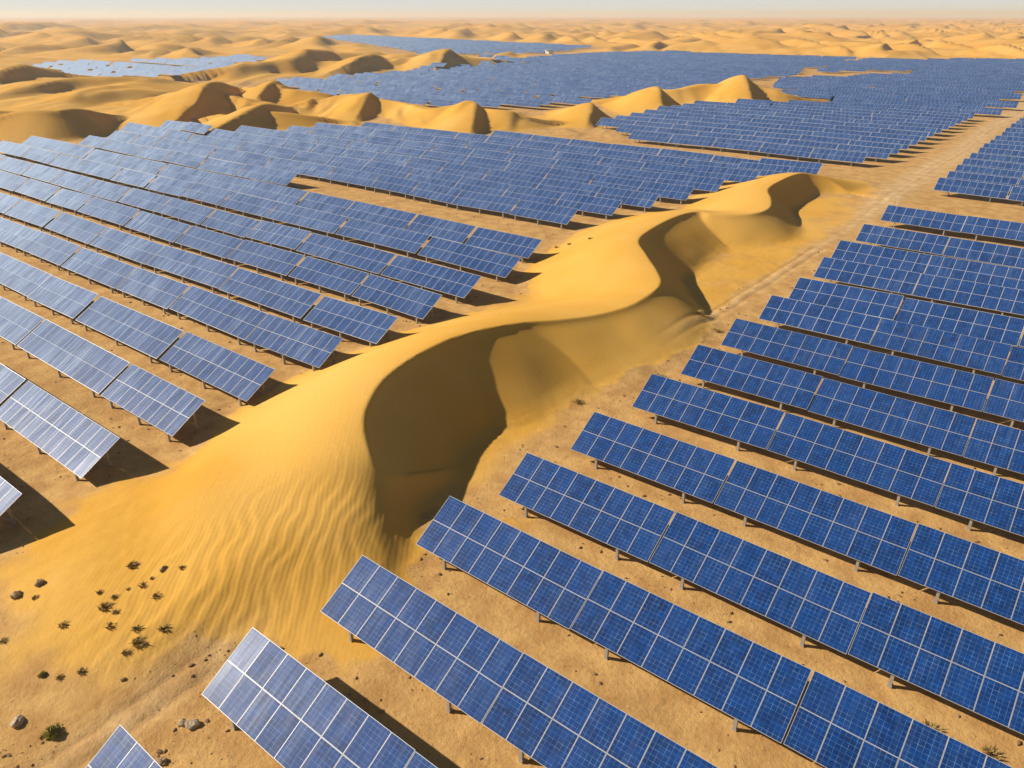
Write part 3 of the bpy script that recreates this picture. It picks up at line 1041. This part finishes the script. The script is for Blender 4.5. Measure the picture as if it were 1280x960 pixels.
def bush_mesh(seed, r, h, n):
    """a low scrub bush of many small leaf faces on thin twigs"""
    g = random.Random(seed)
    m = MB()
    for _ in range(n):
        a, e = g.uniform(0, 6.283), math.asin(g.random() ** 0.8)
        lump = 0.75 + 0.25 * math.sin(3 * a + 1.3) * math.cos(2 * e)
        q = lump * g.uniform(0.45, 1.0)
        c = Vector((r * q * math.cos(a) * math.cos(e), r * q * math.sin(a) * math.cos(e), h * q * math.sin(e)))
        d1 = Vector((g.gauss(0, 1), g.gauss(0, 1), g.gauss(0, 1))).normalized()
        d2 = d1.orthogonal().normalized()
        s = g.uniform(0.025, 0.06)
        b = len(m.v)
        m.v += [tuple(c - d1 * s * 1.6), tuple(c + d2 * s * .6), tuple(c + d1 * s * 1.6), tuple(c - d2 * s * .6)]
        m.face([b, b + 1, b + 2, b + 3])
    tw = MB()
    for _ in range(16):
        a, e = g.uniform(0, 6.283), g.uniform(0.3, 1.4)
        tw.bar((0, 0, -0.05), (r * .8 * math.cos(a) * math.cos(e), r * .8 * math.sin(a) * math.cos(e), h * .8 * math.sin(e)), 0.018, 0.018)
    return m.mesh("foliage", [GREEN]), tw.mesh("twigs", [DARKROCK])


def rock_mesh(seed, r, mat):
    import bmesh
    g = random.Random(seed)
    bm = bmesh.new()
    bmesh.ops.create_icosphere(bm, subdivisions=3, radius=1)
    nz = Noise(seed)
    sx, sy, sz = g.uniform(.9, 1.4), g.uniform(.7, 1.0), g.uniform(.45, .65)
    for v in bm.verts:
        p = v.co.copy()
        k_ = 1 + 0.35 * float(nz(np.array([p.x * 1.3 + p.z]), np.array([p.y * 1.3 - p.z]))[0]) + 0.15 * float(nz(np.array([p.x * 4 + 9 + p.z]), np.array([p.y * 4 + p.z]))[0])
        v.co = Vector((p.x * sx, p.y * sy, p.z * sz + 0.25)) * (k_ * r)
    me_ = bpy.data.meshes.new("rock")
    bm.to_mesh(me_)
    bm.free()
    me_.materials.append(mat)
    return me_


TUFTS = [((-42.1, 14.8), .48, .22), ((-39.0, 16.5), .34, .16), ((-39.8, 14.3), .40, .18), ((-38.3, 14.3), .45, .2), ((-40.1, 12.0), .52, .28), ((-40.4, 12.7), .28, .16),
         ((-40.9, 9.9), .38, .2), ((-38.4, 11.5), .42, .18), ((-37.0, 12.3), .34, .26), ((-35.9, 13.3), .48, .2), ((-36.1, 11.9), .55, .26), ((-36.1, 11.1), .3, .16),
         ((-36.9, 9.0), .3, .2), ((-44.7, 9.9), .3, .16), ((-41.5, 12.4), .26, .16), ((-37.6, 8.1), .3, .16), ((-39.2, 12.2), .34, .16), ((-40.3, 13.6), .2, .12), ((-39.9, 14.9), .2, .12), ((-42.8, 7.3), .34, .18)]
TLAB = ["dark dry tuft highest up the sand slope", "small dark tuft beside the first ripples, nearest the dune shadow", "flat dark tuft below the highest tuft", "brown tuft in the middle of the scatter, beside the ripples",
        "largest dark tuft of the scatter on the sand", "small tuft just behind the largest tuft", "low tuft left of the largest tuft towards the picture edge", "flat brown tuft between the ripples and the low left tuft",
        "small upright greenish tuft beside the flat ripples", "long flat tuft lying along the ripple edge", "dark green tuft at the top edge of the lower ripples", "tiny tuft at the left end of the ripples",
        "lone small tuft below the ripples near the track", "small tuft by the grey rock at left edge", "tiny brown tuft up-slope of the large dark tuft", "tiny tuft near the yellow-green seedling", "flat tuft just right of the largest dark tuft", "tiny speck of a tuft between the largest tuft and the flat one above", "tiny tuft just below the flat dark stone", "dark tuft at the very left edge below the grey rock"]
for i, (((x, y), r_, h_), lb) in enumerate(zip(TUFTS, TLAB)):
    o = link("grass_tuft", tuft_mesh(100 + i, r_ * .85, h_, 150 if r_ > .45 else 80, GRASS, 0.9), None, (x, y, ground_z(x, y)), (0, 0, rng.uniform(0, 6)))
    tag(o, lb, "grass tuft", "dry tufts on the sand left of the track")
T2 = [((-33.1, 52.7), .6, .28, "sparse dry tuft at the foot of the slip face"), ((-29.6, 62.4), .8, .35, "dark scrub tuft at the dune foot beside the panel corner"), ((-30.4, 77.7), .7, .3, "dry tuft by the track below the dune's bend"),
      ((-34.0, 80.0), .8, .35, "dark tuft on the track edge right of the dune shadow"), ((-64.1, 93.9), .6, .25, "dry tuft behind the last left-hand row by the dune"), ((-62.3, 94.7), .6, .25, "second dry tuft on the dune flank behind the left-hand field"),
      ((-59.1, 95.6), .6, .25, "small tuft highest on the dune flank behind left-hand field"), ((0.7, 34.2), .5, .3, "dark weed on the dirt below the rows at the lower right corner"), ((3.4, 34.4), .5, .3, "second dark weed right of the corner weed at lower right")]
for i, ((x, y), r_, h_, lb) in enumerate(T2):
    o = link("grass_tuft", tuft_mesh(200 + i, r_, h_, 110, GRASS, 0.9), None, (x, y, ground_z(x, y)), (0, 0, rng.uniform(0, 6)))
    tag(o, lb, "grass tuft", "dry tufts along the dune foot")
for i, (x, y, r_, h_, n_, lb) in enumerate([(-34.5, 6.3, .62, .5, 900, "yellow-green scrub bush beside the track in the near corner"), (-38.5, 7.6, .3, .25, 300, "small yellow-green seedling bush up-slope of the scrub bush")]):
    root = bpy.data.objects.new("scrub_bush", None)
    COL.objects.link(root)
    root.location = (x, y, ground_z(x, y))
    tag(root, lb, "bush")
    a, b = bush_mesh(300 + i, r_, h_, n_)
    link("foliage", a, root)
    link("twigs", b, root)
for i, (x, y, r_, mat, lb) in enumerate([(-46.0, 9.3, .34, DARKROCK, "grey rock lying on the sand near the left edge"), (-45.8, 10.6, .3, DARKROCK, "dark rock just up-slope of the grey rock"),
                                         (-40.0, 15.7, .2, DARKROCK, "flat dark stone beside the highest tufts"), (-36.6, 5.5, .34, ROCK, "pale rock at left edge up-slope of the bush"),
                                         (-29.4, 11.0, .36, ROCK, "pale broken rock between the track and the nearest table"), (-29.9, 10.7, .22, ROCK, "smaller pale rock beside the broken rock"), (-28.7, 8.9, .26, DARKROCK, "small dark rock beside the near track")]):
    o = link("rock", rock_mesh(400 + i, r_, mat), None, (x, y, ground_z(x, y)), (0, 0, rng.uniform(0, 6)))
    tag(o, lb, "rock")

# ------------------------------------------------------------------ white marker posts
for x, y, h_, lb in [(-28.4, 150.5, 3.0, "thin white marker pole by the track at the far end of the right-hand field"), (-62.0, 262.0, 6.0, "small white mast standing among the tables beyond the sand strip")]:
    root = bpy.data.objects.new("marker_pole", None)
    COL.objects.link(root)
    root.location = (x, y, ground_z(x, y))
    tag(root, lb, "pole")
    m = MB()
    n = 10
    for z, r_ in ((-.3, .07), (h_, .055)):
        for i in range(n):
            m.v.append((r_ * math.cos(6.2832 * i / n), r_ * math.sin(6.2832 * i / n), z))
    for i in range(n):
        m.face([i, (i + 1) % n, n + (i + 1) % n, n + i])
    m.face([n + i for i in range(n)])
    link("pole", m.mesh("pole", [WHITE]), root)
    c = MB()
    c.box(-.16, .16, -.16, .16, -.2, .14)
    link("footing", c.mesh("footing", [CONC]), root)

# ------------------------------------------------------------------ the small white building at the edge of the far tables
root = bpy.data.objects.new("white_building", None)
COL.objects.link(root)
bx, by = -446.0, 628.0
root.location = (bx, by, ground_z(bx, by))
root.rotation_euler = (0, 0, R(-40))
root.scale = (0.7, 0.7, 0.75)
tag(root, "small low white building at the edge of the far tables", "building")
m = MB()
m.box(-11, 11, -4, 4, -1.5, 3.6)
m.box(11.0, 18, -3, 3, -1.5, 2.8)
link("wall", m.mesh("wall", [WHITE]), root)
m = MB()
m.box(-11.4, 11.3, -4.4, 4.4, 3.605, 3.95)
m.box(11.31, 18.3, -3.3, 3.3, 2.805, 3.1)
link("roof", m.mesh("roof", [CONC]), root)
m = MB()
m.box(-.6, .6, -4.06, -4.003, 0, 2.2)
link("door", m.mesh("door", [STEEL]), root)
m = MB()
m.box(-.7, .7, -4.05, -4.003, 1.2, 2.3)
wme = m.mesh("window", [BACK])
for wx_ in (-8, -4.5, 4, 7.5):
    link("window", wme, root, (wx_, 0, 0))

# ------------------------------------------------------------------ dusty air over the desert
hz = bpy.data.materials.new("haze")
hz.use_nodes = True
ht = hz.node_tree
for nd in list(ht.nodes):
    if nd.type != 'OUTPUT_MATERIAL':
        ht.nodes.remove(nd)
out = [n_ for n_ in ht.nodes if n_.type == 'OUTPUT_MATERIAL'][0]
vs = ht.nodes.new('ShaderNodeVolumeScatter')
vs.inputs['Color'].default_value = (0.44, 0.735, 1.0, 1)
vs.inputs['Density'].default_value = 1 / 4700
vs.inputs['Anisotropy'].default_value = 0.2
ht.links.new(vs.outputs[0], out.inputs['Volume'])
m = MB()
m.box(-14500, 2900, -380, 14500, -60, 64)
hazo = link("haze", m.mesh("haze", [hz]))
hazo['kind'] = 'structure'
print("TABLES", len(TABLES), len(INDIV), "objects", len(bpy.data.objects), "verts", nx * ny, "far", len(sf))
